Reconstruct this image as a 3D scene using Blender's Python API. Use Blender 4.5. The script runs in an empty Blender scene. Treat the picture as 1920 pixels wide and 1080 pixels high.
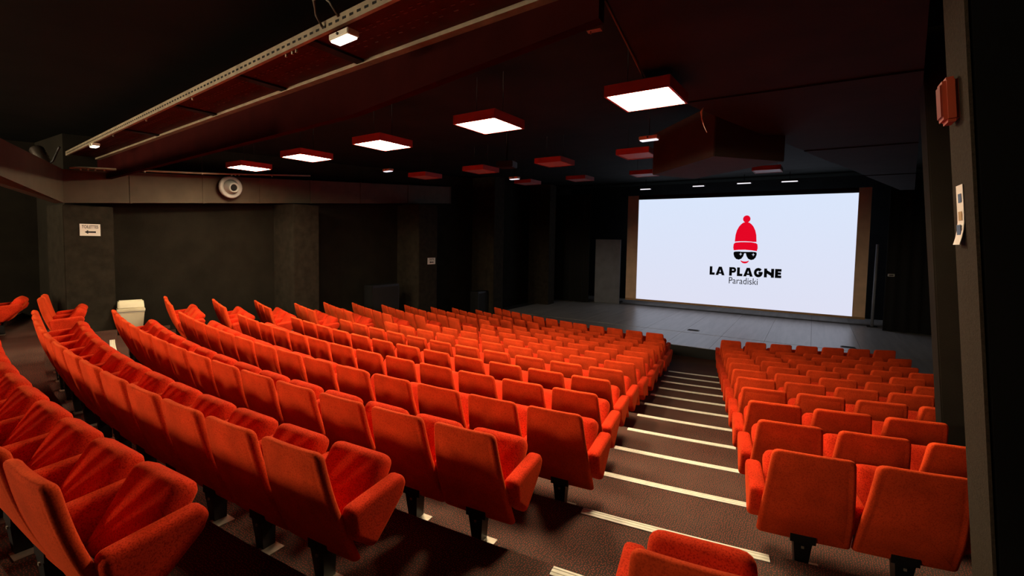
import bpy, bmesh, math, random
from math import sin, cos, pi, radians
from mathutils import Vector, Matrix
random.seed(7)
SC = bpy.context.scene
COL = SC.collection

# ------------------------------------------------------------------ camera, world, exposure
cam_d = bpy.data.cameras.new('camera')
cam_d.sensor_width = 36.0
cam_d.lens = 877.12 * 36.0 / 1920.0
cam_d.shift_y = -(540 - 498.81) / 1920.0
cam_d.clip_start = 0.05
cam = bpy.data.objects.new('camera', cam_d)
COL.objects.link(cam)
PITCH, ROLL, YAW = radians(3.1615), radians(0.9713), radians(32.6985)
fw = Vector((-sin(YAW) * cos(PITCH), cos(YAW) * cos(PITCH), -sin(PITCH)))
r0 = Vector((cos(YAW), sin(YAW), 0))
d0 = fw.cross(r0)
rt = r0 * cos(ROLL) - d0 * sin(ROLL)
dn = d0 * cos(ROLL) + r0 * sin(ROLL)
cam.matrix_world = Matrix(((rt.x, -dn.x, -fw.x, 0), (rt.y, -dn.y, -fw.y, 0), (rt.z, -dn.z, -fw.z, 0), (0, 0, 0, 1)))
SC.camera = cam
w = bpy.data.worlds.new('world')
w.use_nodes = True
w.node_tree.nodes['Background'].inputs[0].default_value = (0.02, 0.014, 0.01, 1)
w.node_tree.nodes['Background'].inputs[1].default_value = 0.05
SC.world = w
SC.view_settings.view_transform = 'Standard'
SC.view_settings.look = 'None'
SC.view_settings.gamma = 1.0
SC.view_settings.use_curve_mapping = False
SC.view_settings.exposure = 0.0
LAMP = 125.0            # radiance of a lit ceiling panel
FILL_LAMP = 165.0        # radiance of an added fill lamp at the rear
LAMPCOL = (1.0, 0.80, 0.54)

# ------------------------------------------------------------------ seating geometry (concentric arcs)
CX, CY = -4.094, 25.1826
R1, DP, Z1, DZ = 22.1667, 0.8633, -1.3049, 0.1114
RN1, ZN1 = 22.0738, -2.0673
PIT = 0.56
def Rt(k): return R1 - DP * (k - 1)
def Rn(k): return RN1 - DP * (k - 1)
def Zn(k): return ZN1 - DZ * (k - 1)
def Zf(k): return Zn(min(k, 11)) - DZ
FLOOR = Zf(11)
def pol(R, a, z): return Vector((CX + R * sin(a), CY - R * cos(a), z))

# ------------------------------------------------------------------ materials
def new_mat(name):
    m = bpy.data.materials.new(name)
    m.use_nodes = True
    nt = m.node_tree
    return m, nt, nt.nodes['Principled BSDF']

def plain(name, col, rough=0.6, metal=0.0, noise=0.0, nscale=8.0, spec=0.5, bump=0.0, bscale=60.0):
    m, nt, b = new_mat(name)
    b.inputs['Base Color'].default_value = (*col, 1)
    b.inputs['Roughness'].default_value = rough
    b.inputs['Metallic'].default_value = metal
    b.inputs['Specular IOR Level'].default_value = spec
    tc = nt.nodes.new('ShaderNodeTexCoord')
    if noise > 0:
        n = nt.nodes.new('ShaderNodeTexNoise'); n.inputs['Scale'].default_value = nscale; n.inputs['Detail'].default_value = 5
        r = nt.nodes.new('ShaderNodeValToRGB')
        r.color_ramp.elements[0].position = 0.3; r.color_ramp.elements[1].position = 0.7
        r.color_ramp.elements[0].color = (*[c * (1 - noise) for c in col], 1)
        r.color_ramp.elements[1].color = (*[min(1, c * (1 + noise)) for c in col], 1)
        nt.links.new(tc.outputs['Object'], n.inputs['Vector'])
        nt.links.new(n.outputs['Fac'], r.inputs['Fac'])
        nt.links.new(r.outputs['Color'], b.inputs['Base Color'])
    if bump > 0:
        n2 = nt.nodes.new('ShaderNodeTexNoise'); n2.inputs['Scale'].default_value = bscale; n2.inputs['Detail'].default_value = 3
        bp = nt.nodes.new('ShaderNodeBump'); bp.inputs['Strength'].default_value = bump; bp.inputs['Distance'].default_value = 0.01
        nt.links.new(tc.outputs['Object'], n2.inputs['Vector'])
        nt.links.new(n2.outputs['Fac'], bp.inputs['Height'])
        nt.links.new(bp.outputs['Normal'], b.inputs['Normal'])
    return m

def emit(name, col, strength):
    m, nt, b = new_mat(name)
    nt.nodes.remove(b)
    e = nt.nodes.new('ShaderNodeEmission')
    e.inputs[0].default_value = (*col, 1); e.inputs[1].default_value = strength
    nt.links.new(e.outputs[0], nt.nodes['Material Output'].inputs[0])
    return m

def velvet(name, hi, lo, sheen=0.35):
    m, nt, b = new_mat(name)
    tc = nt.nodes.new('ShaderNodeTexCoord')
    oi = nt.nodes.new('ShaderNodeObjectInfo')
    n = nt.nodes.new('ShaderNodeTexNoise'); n.inputs['Scale'].default_value = 130; n.inputs['Detail'].default_value = 3
    wv = nt.nodes.new('ShaderNodeTexNoise'); wv.inputs['Scale'].default_value = 5.0; wv.inputs['Detail'].default_value = 4
    ad = nt.nodes.new('ShaderNodeVectorMath'); ad.operation = 'ADD'
    sc = nt.nodes.new('ShaderNodeVectorMath'); sc.operation = 'SCALE'; sc.inputs['Scale'].default_value = 37.0
    cb = nt.nodes.new('ShaderNodeCombineXYZ')
    L = nt.links.new
    for s in 'XYZ': L(oi.outputs['Random'], cb.inputs[s])
    L(cb.outputs[0], sc.inputs[0]); L(tc.outputs['Object'], ad.inputs[0]); L(sc.outputs[0], ad.inputs[1])
    L(ad.outputs[0], n.inputs['Vector']); L(ad.outputs[0], wv.inputs['Vector'])
    r = nt.nodes.new('ShaderNodeValToRGB')
    r.color_ramp.elements[0].position = 0.36; r.color_ramp.elements[0].color = (*lo, 1)
    r.color_ramp.elements[1].position = 0.52; r.color_ramp.elements[1].color = (*hi, 1)
    L(n.outputs['Fac'], r.inputs['Fac'])
    hs = nt.nodes.new('ShaderNodeHueSaturation')
    mr = nt.nodes.new('ShaderNodeMapRange'); mr.inputs['From Min'].default_value = 0.3; mr.inputs['From Max'].default_value = 0.7
    mr.inputs['To Min'].default_value = 0.78; mr.inputs['To Max'].default_value = 1.12
    L(wv.outputs['Fac'], mr.inputs['Value']); L(mr.outputs[0], hs.inputs['Value'])
    L(r.outputs['Color'], hs.inputs['Color']); L(hs.outputs[0], b.inputs['Base Color'])
    b.inputs['Roughness'].default_value = 0.95
    b.inputs['Specular IOR Level'].default_value = 0.08
    b.inputs['Sheen Weight'].default_value = sheen
    b.inputs['Sheen Roughness'].default_value = 0.45
    b.inputs['Sheen Tint'].default_value = (1.0, 0.16, 0.03, 1)
    bp = nt.nodes.new('ShaderNodeBump'); bp.inputs['Strength'].default_value = 0.25; bp.inputs['Distance'].default_value = 0.004
    L(n.outputs['Fac'], bp.inputs['Height']); L(bp.outputs['Normal'], b.inputs['Normal'])
    return m

def carpet_mat():
    m, nt, b = new_mat('dotted_carpet')
    L = nt.links.new
    tc = nt.nodes.new('ShaderNodeTexCoord')
    v = nt.nodes.new('ShaderNodeTexVoronoi'); v.voronoi_dimensions = '2D'; v.inputs['Scale'].default_value = 62; v.inputs['Randomness'].default_value = 0.65
    r = nt.nodes.new('ShaderNodeValToRGB')
    r.color_ramp.elements[0].position = 0.14; r.color_ramp.elements[0].color = (1, 1, 1, 1)
    r.color_ramp.elements[1].position = 0.22; r.color_ramp.elements[1].color = (0, 0, 0, 1)
    n = nt.nodes.new('ShaderNodeTexNoise'); n.inputs['Scale'].default_value = 1.6; n.inputs['Detail'].default_value = 6
    rr = nt.nodes.new('ShaderNodeValToRGB')
    rr.color_ramp.elements[0].position = 0.35; rr.color_ramp.elements[0].color = (0.046, 0.033, 0.025, 1)
    rr.color_ramp.elements[1].position = 0.68; rr.color_ramp.elements[1].color = (0.080, 0.058, 0.044, 1)
    mx = nt.nodes.new('ShaderNodeMix'); mx.data_type = 'RGBA'
    L(tc.outputs['Object'], v.inputs['Vector']); L(tc.outputs['Object'], n.inputs['Vector'])
    L(v.outputs['Distance'], r.inputs['Fac']); L(n.outputs['Fac'], rr.inputs['Fac'])
    L(r.outputs['Color'], mx.inputs[0]); L(rr.outputs['Color'], mx.inputs[6])
    mx.inputs[7].default_value = (0.42, 0.075, 0.04, 1)
    L(mx.outputs[2], b.inputs['Base Color'])
    b.inputs['Roughness'].default_value = 0.95; b.inputs['Specular IOR Level'].default_value = 0.1
    return m

def stage_mat():
    m, nt, b = new_mat('stage_boards')
    L = nt.links.new
    tc = nt.nodes.new('ShaderNodeTexCoord')
    mp = nt.nodes.new('ShaderNodeMapping'); mp.inputs['Scale'].default_value = (6.0, 0.5, 1)
    n = nt.nodes.new('ShaderNodeTexNoise'); n.inputs['Scale'].default_value = 1.2; n.inputs['Detail'].default_value = 6
    r = nt.nodes.new('ShaderNodeValToRGB')
    r.color_ramp.elements[0].position = 0.3; r.color_ramp.elements[0].color = (0.22, 0.205, 0.19, 1)
    r.color_ramp.elements[1].position = 0.7; r.color_ramp.elements[1].color = (0.32, 0.30, 0.28, 1)
    L(tc.outputs['Object'], mp.inputs[0]); L(mp.outputs[0], n.inputs['Vector']); L(n.outputs['Fac'], r.inputs['Fac'])
    L(r.outputs['Color'], b.inputs['Base Color'])
    b.inputs['Roughness'].default_value = 0.36
    b.inputs['Specular IOR Level'].default_value = 0.6
    return m

def screen_mat():
    m, nt, b = new_mat('lit_screen')
    nt.nodes.remove(b)
    L = nt.links.new
    tc = nt.nodes.new('ShaderNodeTexCoord')
    sp = nt.nodes.new('ShaderNodeSeparateXYZ')
    r = nt.nodes.new('ShaderNodeValToRGB')
    r.color_ramp.elements[0].position = 0.0; r.color_ramp.elements[0].color = (0.735, 0.75, 0.90, 1)
    r.color_ramp.elements[1].position = 1.0; r.color_ramp.elements[1].color = (0.70, 0.79, 0.97, 1)
    e = nt.nodes.new('ShaderNodeEmission'); e.inputs[1].default_value = 1.0
    L(tc.outputs['Generated'], sp.inputs[0]); L(sp.outputs['Z'], r.inputs['Fac'])
    L(r.outputs['Color'], e.inputs[0]); L(e.outputs[0], nt.nodes['Material Output'].inputs[0])
    return m

M = {}
M['back'] = velvet('warm_lit_orange_red_velvet', (0.72, 0.062, 0.012), (0.54, 0.040, 0.008))  # extra orange is partly the fabric, partly warm lamplight put into the colour
M['seat'] = velvet('red_velvet', (0.70, 0.038, 0.009), (0.42, 0.015, 0.004), 0.4)
M['black'] = plain('black_metal', (0.012, 0.012, 0.012), 0.45, 0.3)
M['plate'] = plain('bare_steel', (0.42, 0.37, 0.28), 0.45, 0.6, 0.12, 30)
M['carpet'] = carpet_mat()
M['stage'] = stage_mat()
M['stageface'] = plain('stage_face_paint', (0.02, 0.02, 0.017), 0.8, 0, 0.2, 3)
M['wall'] = plain('dark_wall_fabric', (0.0155, 0.013, 0.009), 0.95, 0, 0.22, 2.5, 0.1, 0.3, 120)
M['wallblack'] = plain('black_wall_paint', (0.006, 0.006, 0.006), 0.95, 0, 0.2, 2, 0.05)
M['pillar'] = plain('brown_wall_fabric', (0.024, 0.0195, 0.0135), 0.95, 0, 0.25, 6, 0.1, 0.4, 150)
M['colside'] = plain('lamplit_column_fabric', (0.036, 0.027, 0.018), 0.95, 0, 0.25, 60, 0.1, 0.5, 150)
M['ceil'] = plain('black_ceiling_paint', (0.010, 0.0115, 0.0095), 0.9, 0, 0.25, 1.5, 0.1)
M['soffit'] = plain('dark_brown_ceiling_panel', (0.018, 0.012, 0.011), 0.85, 0, 0.25, 2.0, 0.15)
M['dropbox'] = plain('brown_box_paint', (0.045, 0.036, 0.030), 0.8, 0, 0.15, 2, 0.2)
M['beam'] = plain('dark_red_beam_paint', (0.026, 0.0034, 0.0027), 0.9, 0, 0.2, 3, 0.03)
M['tray'] = plain('dark_red_tray_paint', (0.045, 0.008, 0.007), 0.7, 0, 0.2, 5, 0.2)
M['rail'] = plain('galvanised_steel', (0.27, 0.215, 0.14), 0.6, 0.0, 0.25, 9)
M['perf'] = plain('worn_tray_edges', (0.10, 0.035, 0.025), 0.7)
M['hole'] = plain('slot_shadow', (0.004, 0.003, 0.003), 0.9)
M['duct'] = plain('brown_duct_paint', (0.085, 0.064, 0.040), 0.75, 0, 0.15, 3, 0.3)
M['redframe'] = plain('red_lamp_frame', (0.42, 0.06, 0.05), 0.6, 0, 0.1, 5)
M['difflit'] = emit('lit_diffuser', LAMPCOL, LAMP)
M['fillit'] = emit('added_fill_diffuser', LAMPCOL, FILL_LAMP)
M['diffoff'] = plain('unlit_diffuser', (0.55, 0.45, 0.47), 0.5)
M['emlit'] = emit('lit_emergency_lens', (1.0, 0.86, 0.68), 9.0)
M['emdim'] = emit('dim_emergency_lens', (0.9, 0.85, 0.95), 1.2)
M['white'] = plain('white_plastic', (0.78, 0.74, 0.62), 0.45)
M['cream'] = plain('cream_plastic', (0.72, 0.66, 0.46), 0.5, 0, 0.06, 5)
M['grey'] = plain('pale_grey_plastic', (0.40, 0.40, 0.36), 0.6)
M['nosing'] = plain('pale_ribbed_nosing', (0.84, 0.81, 0.64), 0.55, 0, 0.08, 20)
M['paper'] = plain('white_paper', (0.80, 0.74, 0.66), 0.8)
M['ink'] = plain('black_ink', (0.015, 0.013, 0.012), 0.8)
M['inkgrey'] = plain('grey_ink', (0.10, 0.08, 0.07), 0.8)
M['blueink'] = plain('blue_print', (0.05, 0.09, 0.18), 0.7)
M['tanink'] = plain('tan_print', (0.42, 0.28, 0.12), 0.7)
M['orange'] = plain('orange_plastic', (0.36, 0.05, 0.017), 0.5)
M['darkorange'] = plain('dark_orange_lens', (0.22, 0.025, 0.01), 0.4)
M['mask'] = plain('beige_screen_mask', (0.66, 0.45, 0.30), 0.9, 0, 0.1, 3)
M['brass'] = plain('bronze_trim', (0.30, 0.17, 0.07), 0.5, 0.4)
M['screen'] = screen_mat()
M['s_red'] = emit('screen_red', (0.78, 0.002, 0.018), 1.0)
M['s_black'] = emit('screen_black', (0.002, 0.002, 0.002), 1.0)
M['s_white'] = emit('screen_white', (0.75, 0.79, 0.93), 1.0)
M['flat'] = plain('grey_stage_flat', (0.15, 0.16, 0.19), 0.85, 0, 0.15, 2)
M['curtain'] = plain('black_curtain', (0.004, 0.004, 0.004), 0.95)
M['glass'] = plain('dark_lens', (0.02, 0.02, 0.025), 0.15)
M['hose'] = plain('dark_ribbed_hose', (0.045, 0.035, 0.026), 0.4, 0.5)
M['cable'] = plain('grey_cable', (0.10, 0.075, 0.05), 0.6)

# ------------------------------------------------------------------ mesh helpers
def box(bm, x0, x1, y0, y1, z0, z1):
    vs = [bm.verts.new((x, y, z)) for x in (x0, x1) for y in (y0, y1) for z in (z0, z1)]
    for f in ((0, 1, 3, 2), (4, 6, 7, 5), (0, 4, 5, 1), (2, 3, 7, 6), (0, 2, 6, 4), (1, 5, 7, 3)):
        bm.faces.new([vs[i] for i in f])
    return vs

def hexa(bm, pts):            # 8 points: bottom 4 (ccw) then top 4
    vs = [bm.verts.new(p) for p in pts]
    for f in ((0, 3, 2, 1), (4, 5, 6, 7), (0, 1, 5, 4), (1, 2, 6, 5), (2, 3, 7, 6), (3, 0, 4, 7)):
        bm.faces.new([vs[i] for i in f])
    return vs

def prism(bm, poly, a, b):    # poly: list of 3-vectors; extruded from offset a to b (vectors)
    n = len(poly)
    lo = [bm.verts.new(Vector(p) + Vector(a)) for p in poly]
    hi = [bm.verts.new(Vector(p) + Vector(b)) for p in poly]
    bm.faces.new(lo[::-1]); bm.faces.new(hi)
    for i in range(n):
        bm.faces.new((lo[i], lo[(i + 1) % n], hi[(i + 1) % n], hi[i]))

def tube(bm, pts, r, seg=8, cap=True):
    rings = []
    pts = [Vector(p) for p in pts]
    for i, p in enumerate(pts):
        d = (pts[min(i + 1, len(pts) - 1)] - pts[max(i - 1, 0)]).normalized()
        u = d.cross(Vector((0, 0, 1)))
        if u.length < 1e-3: u = d.cross(Vector((1, 0, 0)))
        u.normalize(); v = d.cross(u)
        rr = r[i] if isinstance(r, (list, tuple)) else r
        rings.append([bm.verts.new(p + (u * cos(2 * pi * k / seg) + v * sin(2 * pi * k / seg)) * rr) for k in range(seg)])
    for a, b in zip(rings, rings[1:]):
        for k in range(seg):
            bm.faces.new((a[k], a[(k + 1) % seg], b[(k + 1) % seg], b[k]))
    if cap:
        bm.faces.new(rings[0][::-1]); bm.faces.new(rings[-1])

def mesh(name, bm, m, smooth=False, bevel=0.0):
    if bevel > 0:
        bmesh.ops.bevel(bm, geom=list(bm.edges), offset=bevel, segments=2, affect='EDGES')
    bmesh.ops.recalc_face_normals(bm, faces=list(bm.faces))
    me = bpy.data.meshes.new(name)
    bm.to_mesh(me); bm.free()
    me.materials.append(m)
    if smooth:
        for p in me.polygons: p.use_smooth = True
    return me

def link(name, me, parent=None, loc=None, rotz=None):
    o = bpy.data.objects.new(name, me)
    COL.objects.link(o)
    if parent: o.parent = parent
    if loc is not None: o.location = loc
    if rotz is not None: o.rotation_euler = (0, 0, rotz)
    return o

def obj(name, bm, m, parent=None, smooth=False, bevel=0.0):
    return link(name, mesh(name, bm, m, smooth, bevel), parent)

def tag(o, label, cat, group=None):
    o['label'] = label; o['category'] = cat
    if group: o['group'] = group
    return o

def thing(name, label, cat, loc=(0, 0, 0), rotz=0, group=None):
    o = link(name, None, None, loc, rotz)
    o.empty_display_size = 0.1
    return tag(o, label, cat, group)

def struct(o):
    o['kind'] = 'structure'
    return o

def round_poly(pts, r, seg=4):
    out = []
    n = len(pts)
    for i in range(n):
        p0, p1, p2 = Vector(pts[i - 1]), Vector(pts[i]), Vector(pts[(i + 1) % n])
        rr = r[i] if isinstance(r, (list, tuple)) else r
        d0, d1 = (p0 - p1).normalized(), (p2 - p1).normalized()
        ang = d0.angle(d1)
        t = min(rr / math.tan(ang / 2), (p0 - p1).length * 0.48, (p2 - p1).length * 0.48)
        a, b = p1 + d0 * t, p1 + d1 * t
        for k in range(seg + 1):
            s = k / seg
            out.append(a * (1 - s) ** 2 + p1 * 2 * s * (1 - s) + b * s ** 2)
    return out

def pillow(bm, outline, T, r, f3, bulge0=0.0, bulge1=0.0, groove=0.0):
    """rounded slab: outline (2-D, ccw) in u,v; thickness T along w; f3 maps (u,v,w) to 3-D"""
    P = []
    Lp = [Vector(p) for p in outline]
    for i, p in enumerate(Lp):
        q = Lp[(i + 1) % len(Lp)]
        m = max(1, int((q - p).length / 0.05))
        for j in range(m): P.append(p.lerp(q, j / m))
    P = [p for i, p in enumerate(P) if (p - P[i - 1]).length > 1e-4]
    n = len(P)
    nor = []
    for i in range(n):
        d = (P[(i + 1) % n] - P[i - 1]).normalized()
        nor.append(Vector((-d.y, d.x)))
    cen = sum(P, Vector((0, 0))) / n
    prof = []
    for a in (0, 30, 60, 90):
        prof.append((r * (1 - sin(radians(a))), r * (1 - cos(radians(a)))))
    rings = []
    base = [P[i] + nor[i] * r for i in range(n)]
    if groove:
        base2 = [cen + (q - cen) * 0.94 for q in base]
    else:
        base2 = base
    def inner(bs, w0, sgn, bulge, dep):
        res = []
        for s in (0.15, 0.35, 0.55, 0.72, 0.86, 0.95):
            res.append([(cen + (q - cen) * s, w0 + dep + sgn * bulge * (1 - s * s)) for q in bs])
        return res
    R_ = []
    R_ += inner(base2, 0, -1, bulge0, groove * 0.55)
    if groove: R_.append([(q, groove) for q in base2])
    for ins, ww in prof: R_.append([(P[i] + nor[i] * ins, ww) for i in range(n)])
    for ins, ww in prof[::-1]: R_.append([(P[i] + nor[i] * ins, T - ww) for i in range(n)])
    R_ += inner(base, T, 1, bulge1, 0)[::-1]
    VR = [[bm.verts.new(f3(q.x, q.y, ww)) for q, ww in ring] for ring in R_]
    for a, b in zip(VR, VR[1:]):
        for k in range(n):
            bm.faces.new((a[k], a[(k + 1) % n], b[(k + 1) % n], b[k]))
    bm.faces.new(VR[0][::-1]); bm.faces.new(VR[-1])

# ================================================================== STRUCTURE
def arc_solid(bm, Ra, Rb, z0, z1, a0, a1, n):
    """annular sector between radii Ra > Rb"""
    prev = None
    for i in range(n + 1):
        a = a0 + (a1 - a0) * i / n
        q = [bm.verts.new(pol(R, a, z)) for R, z in ((Ra, z0), (Rb, z0), (Rb, z1), (Ra, z1))]
        if prev:
            for k in range(4):
                bm.faces.new((prev[k], prev[(k + 1) % 4], q[(k + 1) % 4], q[k]))
        else: bm.faces.new(q[::-1])
        prev = q
    bm.faces.new(prev)

bm = bmesh.new()
box(bm, -15, 5, 9.0, 14.12, FLOOR - 0.25, FLOOR)
floor = struct(obj('floor', bm, M['carpet']))
A0, A1 = -0.66, 0.40
for k in range(-4, 12):
    bm = bmesh.new()
    outer = Rn(k) if k > -4 else 31.0
    inner = Rn(k + 1)
    if k == 11: inner = 13.0
    z = Zf(k)
    arc_solid(bm, outer, inner - 0.02, FLOOR - 0.24, z + (0.001 if k == 11 else 0), A0, A1, 40)
    obj('step', bm, M['carpet'], floor)

# ceiling, rising slightly towards the stage
bm = bmesh.new()
hexa(bm, [(-16, -6, 1.5), (5, -6, 1.5), (5, 25, 2.95), (-16, 25, 2.95), (-16, -6, 1.75), (5, -6, 1.75), (5, 25, 3.2), (-16, 25, 3.2)])
struct(obj('ceiling', bm, M['ceil']))

# left wall in runs between pilasters
def wall_quad(bm, p, q, t, z0, z1):
    p, q = Vector((*p, 0)), Vector((*q, 0))
    d = (q - p).normalized(); nn = Vector((-d.y, d.x, 0)) * t
    hexa(bm, [p + Vector((0, 0, z0)), q + Vector((0, 0, z0)), q + nn + Vector((0, 0, z0)), p + nn + Vector((0, 0, z0)),
              p + Vector((0, 0, z1)), q + Vector((0, 0, z1)), q + nn + Vector((0, 0, z1)), p + nn + Vector((0, 0, z1))])
def Lx(y): return -12.35 + 0.04 * (y - 3)
bm = bmesh.new(); wall_quad(bm, (Lx(3.0), 3.0), (Lx(25), 25), 0.3, -3.6, 3.1)
wl = struct(obj('wall_left', bm, M['wall']))
bm = bmesh.new(); wall_quad(bm, (-14.2, -6), (-14.2, 3.0), 0.3, -3.6, 3.1)
struct(obj('wall_left_rear', bm, M['wall']))
bm = bmesh.new(); wall_quad(bm, (-14.5, 3.3), (Lx(3.0), 3.3), -0.3, -3.6, 3.1)
struct(obj('wall_left_return', bm, M['wall']))
bm = bmesh.new(); wall_quad(bm, (6, -5.2), (-15, -5.2), -0.3, -3.6, 3.1)
struct(obj('wall_rear', bm, M['wall']))
bm = bmesh.new(); wall_quad(bm, (5, 24.0), (-14, 24.0), -0.3, -3.6, 3.1)
struct(obj('wall_back', bm, M['wallblack']))
bm = bmesh.new(); wall_quad(bm, (4.0, 25), (4.0, 14.1), 0.3, -3.6, 3.1); wall_quad(bm, (4.3, 14.1), (2.6, 14.1), 0.3, -3.6, 3.1)
wall_quad(bm, (2.9, 14.1), (1.75, 6.2), 0.3, -3.6, 3.1); wall_quad(bm, (1.75, 6.4), (1.75, -5.2), 0.3, -3.6, 3.1)
struct(obj('wall_right', bm, M['wallblack']))

def pilaster(name, y0, y1, x, back, m, zb=-3.6, zt=2.6):
    bm = bmesh.new()
    box(bm, back, x, y0, y1, zb, zt)
    return struct(obj(name, bm, m, None, False, 0.012))
pilaster('trim_1', 2.86, 3.62, -11.9, -12.9, M['pillar'], -3.6, 0.53)
pilaster('trim_2', 7.12, 7.86, -11.28, -12.4, M['pillar'], -3.6, 0.84)
pilaster('trim_3', 11.4, 12.3, -11.0, -12.2, M['pillar'], -3.6, 1.16)
pilaster('trim_4', 15.3, 16.0, -10.7, -11.8, M['pillar'])
pilaster('trim_5', 19.2, 19.8, -10.3, -11.4, M['pillar'])

# right pilasters, leaning in towards the top
def lean_col(name, xl, y0, y1, xr, m, mside, lean=0.089):
    z0, z1 = -3.4, 2.2
    bm = bmesh.new()
    a, b = xl - lean * z0, xl - lean * z1
    hexa(bm, [(a, y0, z0), (xr, y0, z0), (xr, y1, z0), (a, y1, z0), (b, y0, z1), (xr, y0, z1), (xr, y1, z1), (b, y1, z1)])
    o = struct(obj(name, bm, m, None, False, 0.012))
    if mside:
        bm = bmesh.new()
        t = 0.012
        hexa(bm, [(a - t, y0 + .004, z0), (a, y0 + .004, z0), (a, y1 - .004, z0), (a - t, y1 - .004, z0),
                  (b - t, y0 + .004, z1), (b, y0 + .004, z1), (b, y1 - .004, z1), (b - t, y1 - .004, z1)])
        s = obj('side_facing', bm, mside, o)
        s['label'] = 'brown fabric on the aisle side, painted lighter as lamplit'
    return o
C1X = 0.588
lean_col('trim_6', C1X, 2.70, 3.05, 1.80, M['wallblack'], M['colside'])  # aisle side coloured lighter as if lamplit, near face kept dark
lean_col('trim_7', 0.952, 5.88, 6.16, 1.80, M['wall'], None)

# stage
bm = bmesh.new(); box(bm, -11.5, 4.0, 14.1, 24.0, FLOOR - 0.2, -3.0)
stage = struct(obj('floor_stage', bm, M['stageface']))
def deck(y0, y1):
    x = -10.9
    while x < 3.9:
        bm = bmesh.new(); x2 = min(x + 1.22, 4.0)
        box(bm, x, x2 - 0.006, y0, y1, -3.0, -2.985)
        obj('stage_board', bm, M['stage'], stage); x += 1.22
deck(14.08, 16.24); deck(16.285, 23.98)

# lowered ceiling at the right, in wide panels with seams between them
tr = link('trim_8', None); struct(tr)
ZS = 1.55
def soff_left(y):
    P = [(2.55, -1.15), (4.77, -1.44), (5.8, -1.18), (16.7, 1.97)]
    for (ya, xa), (yb, xb) in zip(P, P[1:]):
        if y <= yb: return xa + (xb - xa) * (y - ya) / (yb - ya)
    return P[-1][1]
def soff_right(y): return 0.36 + 0.134 * (y - 2.55)
cuts = [2.55, 4.2, 5.47, 7.68, 9.2, 10.7, 13.0, 16.6]
for i, (a, b) in enumerate(zip(cuts, cuts[1:])):
    ys = [a + 0.012] + [y for y in (4.77, 5.8) if a + .02 < y < b - .02] + [b - 0.012]
    poly = [(soff_left(y), y, ZS) for y in ys[::-1]] + [(soff_right(y), y, ZS) for y in ys]
    bm = bmesh.new(); prism(bm, poly, (0, 0, (i % 2) * 0.012), (0, 0, 0.16))
    obj('ceiling_panel', bm, M['soffit'], tr)
bm = bmesh.new()
prism(bm, [(soff_left(y) + .03, y, ZS) for y in (16.5, 5.8, 4.77, 2.6)] + [(soff_right(y) - .03, y, ZS) for y in (2.6, 16.5)], (0, 0, 0.14), (0, 0, 0.3))
obj('panel_backing', bm, M['ceil'], tr)

# boxed drop in front of the stage ceiling
bm = bmesh.new()
prism(bm, [(-2.46, 8.4, 1.2), (-1.2, 6.95, 1.2), (-0.4, 7.85, 1.2), (-1.93, 9.25, 1.2)], (0, 0, 0), (0, 0, 0.72))
struct(obj('trim_9', bm, M['dropbox'], None, False, 0.01))

# black curtains at the stage wings
def curtain(name, x0, x1, y, z0, z1, label):
    bm = bmesh.new()
    n = int((x1 - x0) / 0.07)
    pr = None
    for i in range(n + 1):
        x = x0 + (x1 - x0) * i / n
        yy = y + 0.05 * sin(i * 1.35) + 0.02 * sin(i * 0.53)
        q = [bm.verts.new(p) for p in ((x, yy, z0), (x, yy, z1), (x, yy + 0.03, z1), (x, yy + 0.03, z0))]
        if pr:
            for k in range(4): bm.faces.new((pr[k], pr[(k + 1) % 4], q[(k + 1) % 4], q[k]))
        else: bm.faces.new(q[::-1])
        pr = q
    bm.faces.new(pr)
    return tag(obj(name, bm, M['curtain'], None, True), label, 'curtain')
curtain('stage_curtain', 2.2, 3.9, 21.0, -2.98, 2.3, 'black stage curtain hanging right of the screen')
curtain('stage_curtain', -11.0, -9.15, 21.2, -2.98, 2.3, 'black stage curtain hanging left of the screen')

# ================================================================== SEATS
# local frame: x along the row (right seen from behind), y towards the stage, z up from the row's floor
TOPZ = 0.875
def back_f3(u, v, w):
    t = (TOPZ - v) / 0.65
    y = 0.205 * t - 0.028 * sin(pi * min(1, max(0, t))) + w
    y += 0.022 * (1 - (u / 0.28) ** 2) * 0.0 - 0.018 * (u / 0.27) ** 2 * -1 * (0.4 + 0.6 * (1 - t))
    return (u, y, v - 0.22 * w)
bm = bmesh.new()
pillow(bm, round_poly([(-0.275, 0.195), (0.275, 0.195), (0.268, 0.40), (0.226, TOPZ), (-0.226, TOPZ), (-0.268, 0.40)],
                      [0.03, 0.03, 0.15, 0.05, 0.05, 0.15], 4), 0.064, 0.027, back_f3, 0.006, 0.03, 0.006)
ME_BACK = mesh('backrest', bm, M['back'], True)
ang = radians(57)
def seat_f3(u, v, w):          # v along the cushion from its hinge, w = 0 underside, up to sitting face
    y = 0.315 + v * cos(ang) - w * sin(ang) + 0.06
    z = 0.235 + v * sin(ang) + w * cos(ang)
    return (u, y, z)
bm = bmesh.new()
pillow(bm, round_poly([(-0.225, 0.0), (0.225, 0.0), (0.22, 0.445), (-0.22, 0.445)], [0.06, 0.06, 0.07, 0.07], 4), 0.15, 0.055, seat_f3, 0.0, 0.006)
ME_SEAT = mesh('seat_cushion', bm, M['seat'], True)
bm = bmesh.new()
pillow(bm, round_poly([(0.175, 0.37), (0.32, 0.245), (0.55, 0.44), (0.58, 0.51), (0.55, 0.565), (0.15, 0.53)], [0.05, 0.05, 0.05, 0.04, 0.045, 0.05], 4),
       0.104, 0.030, lambda u, v, w: (w - 0.052, u, v), 0.0, 0.0)
ME_ARM = mesh('armrest', bm, M['seat'], True)
bm = bmesh.new()
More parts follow.
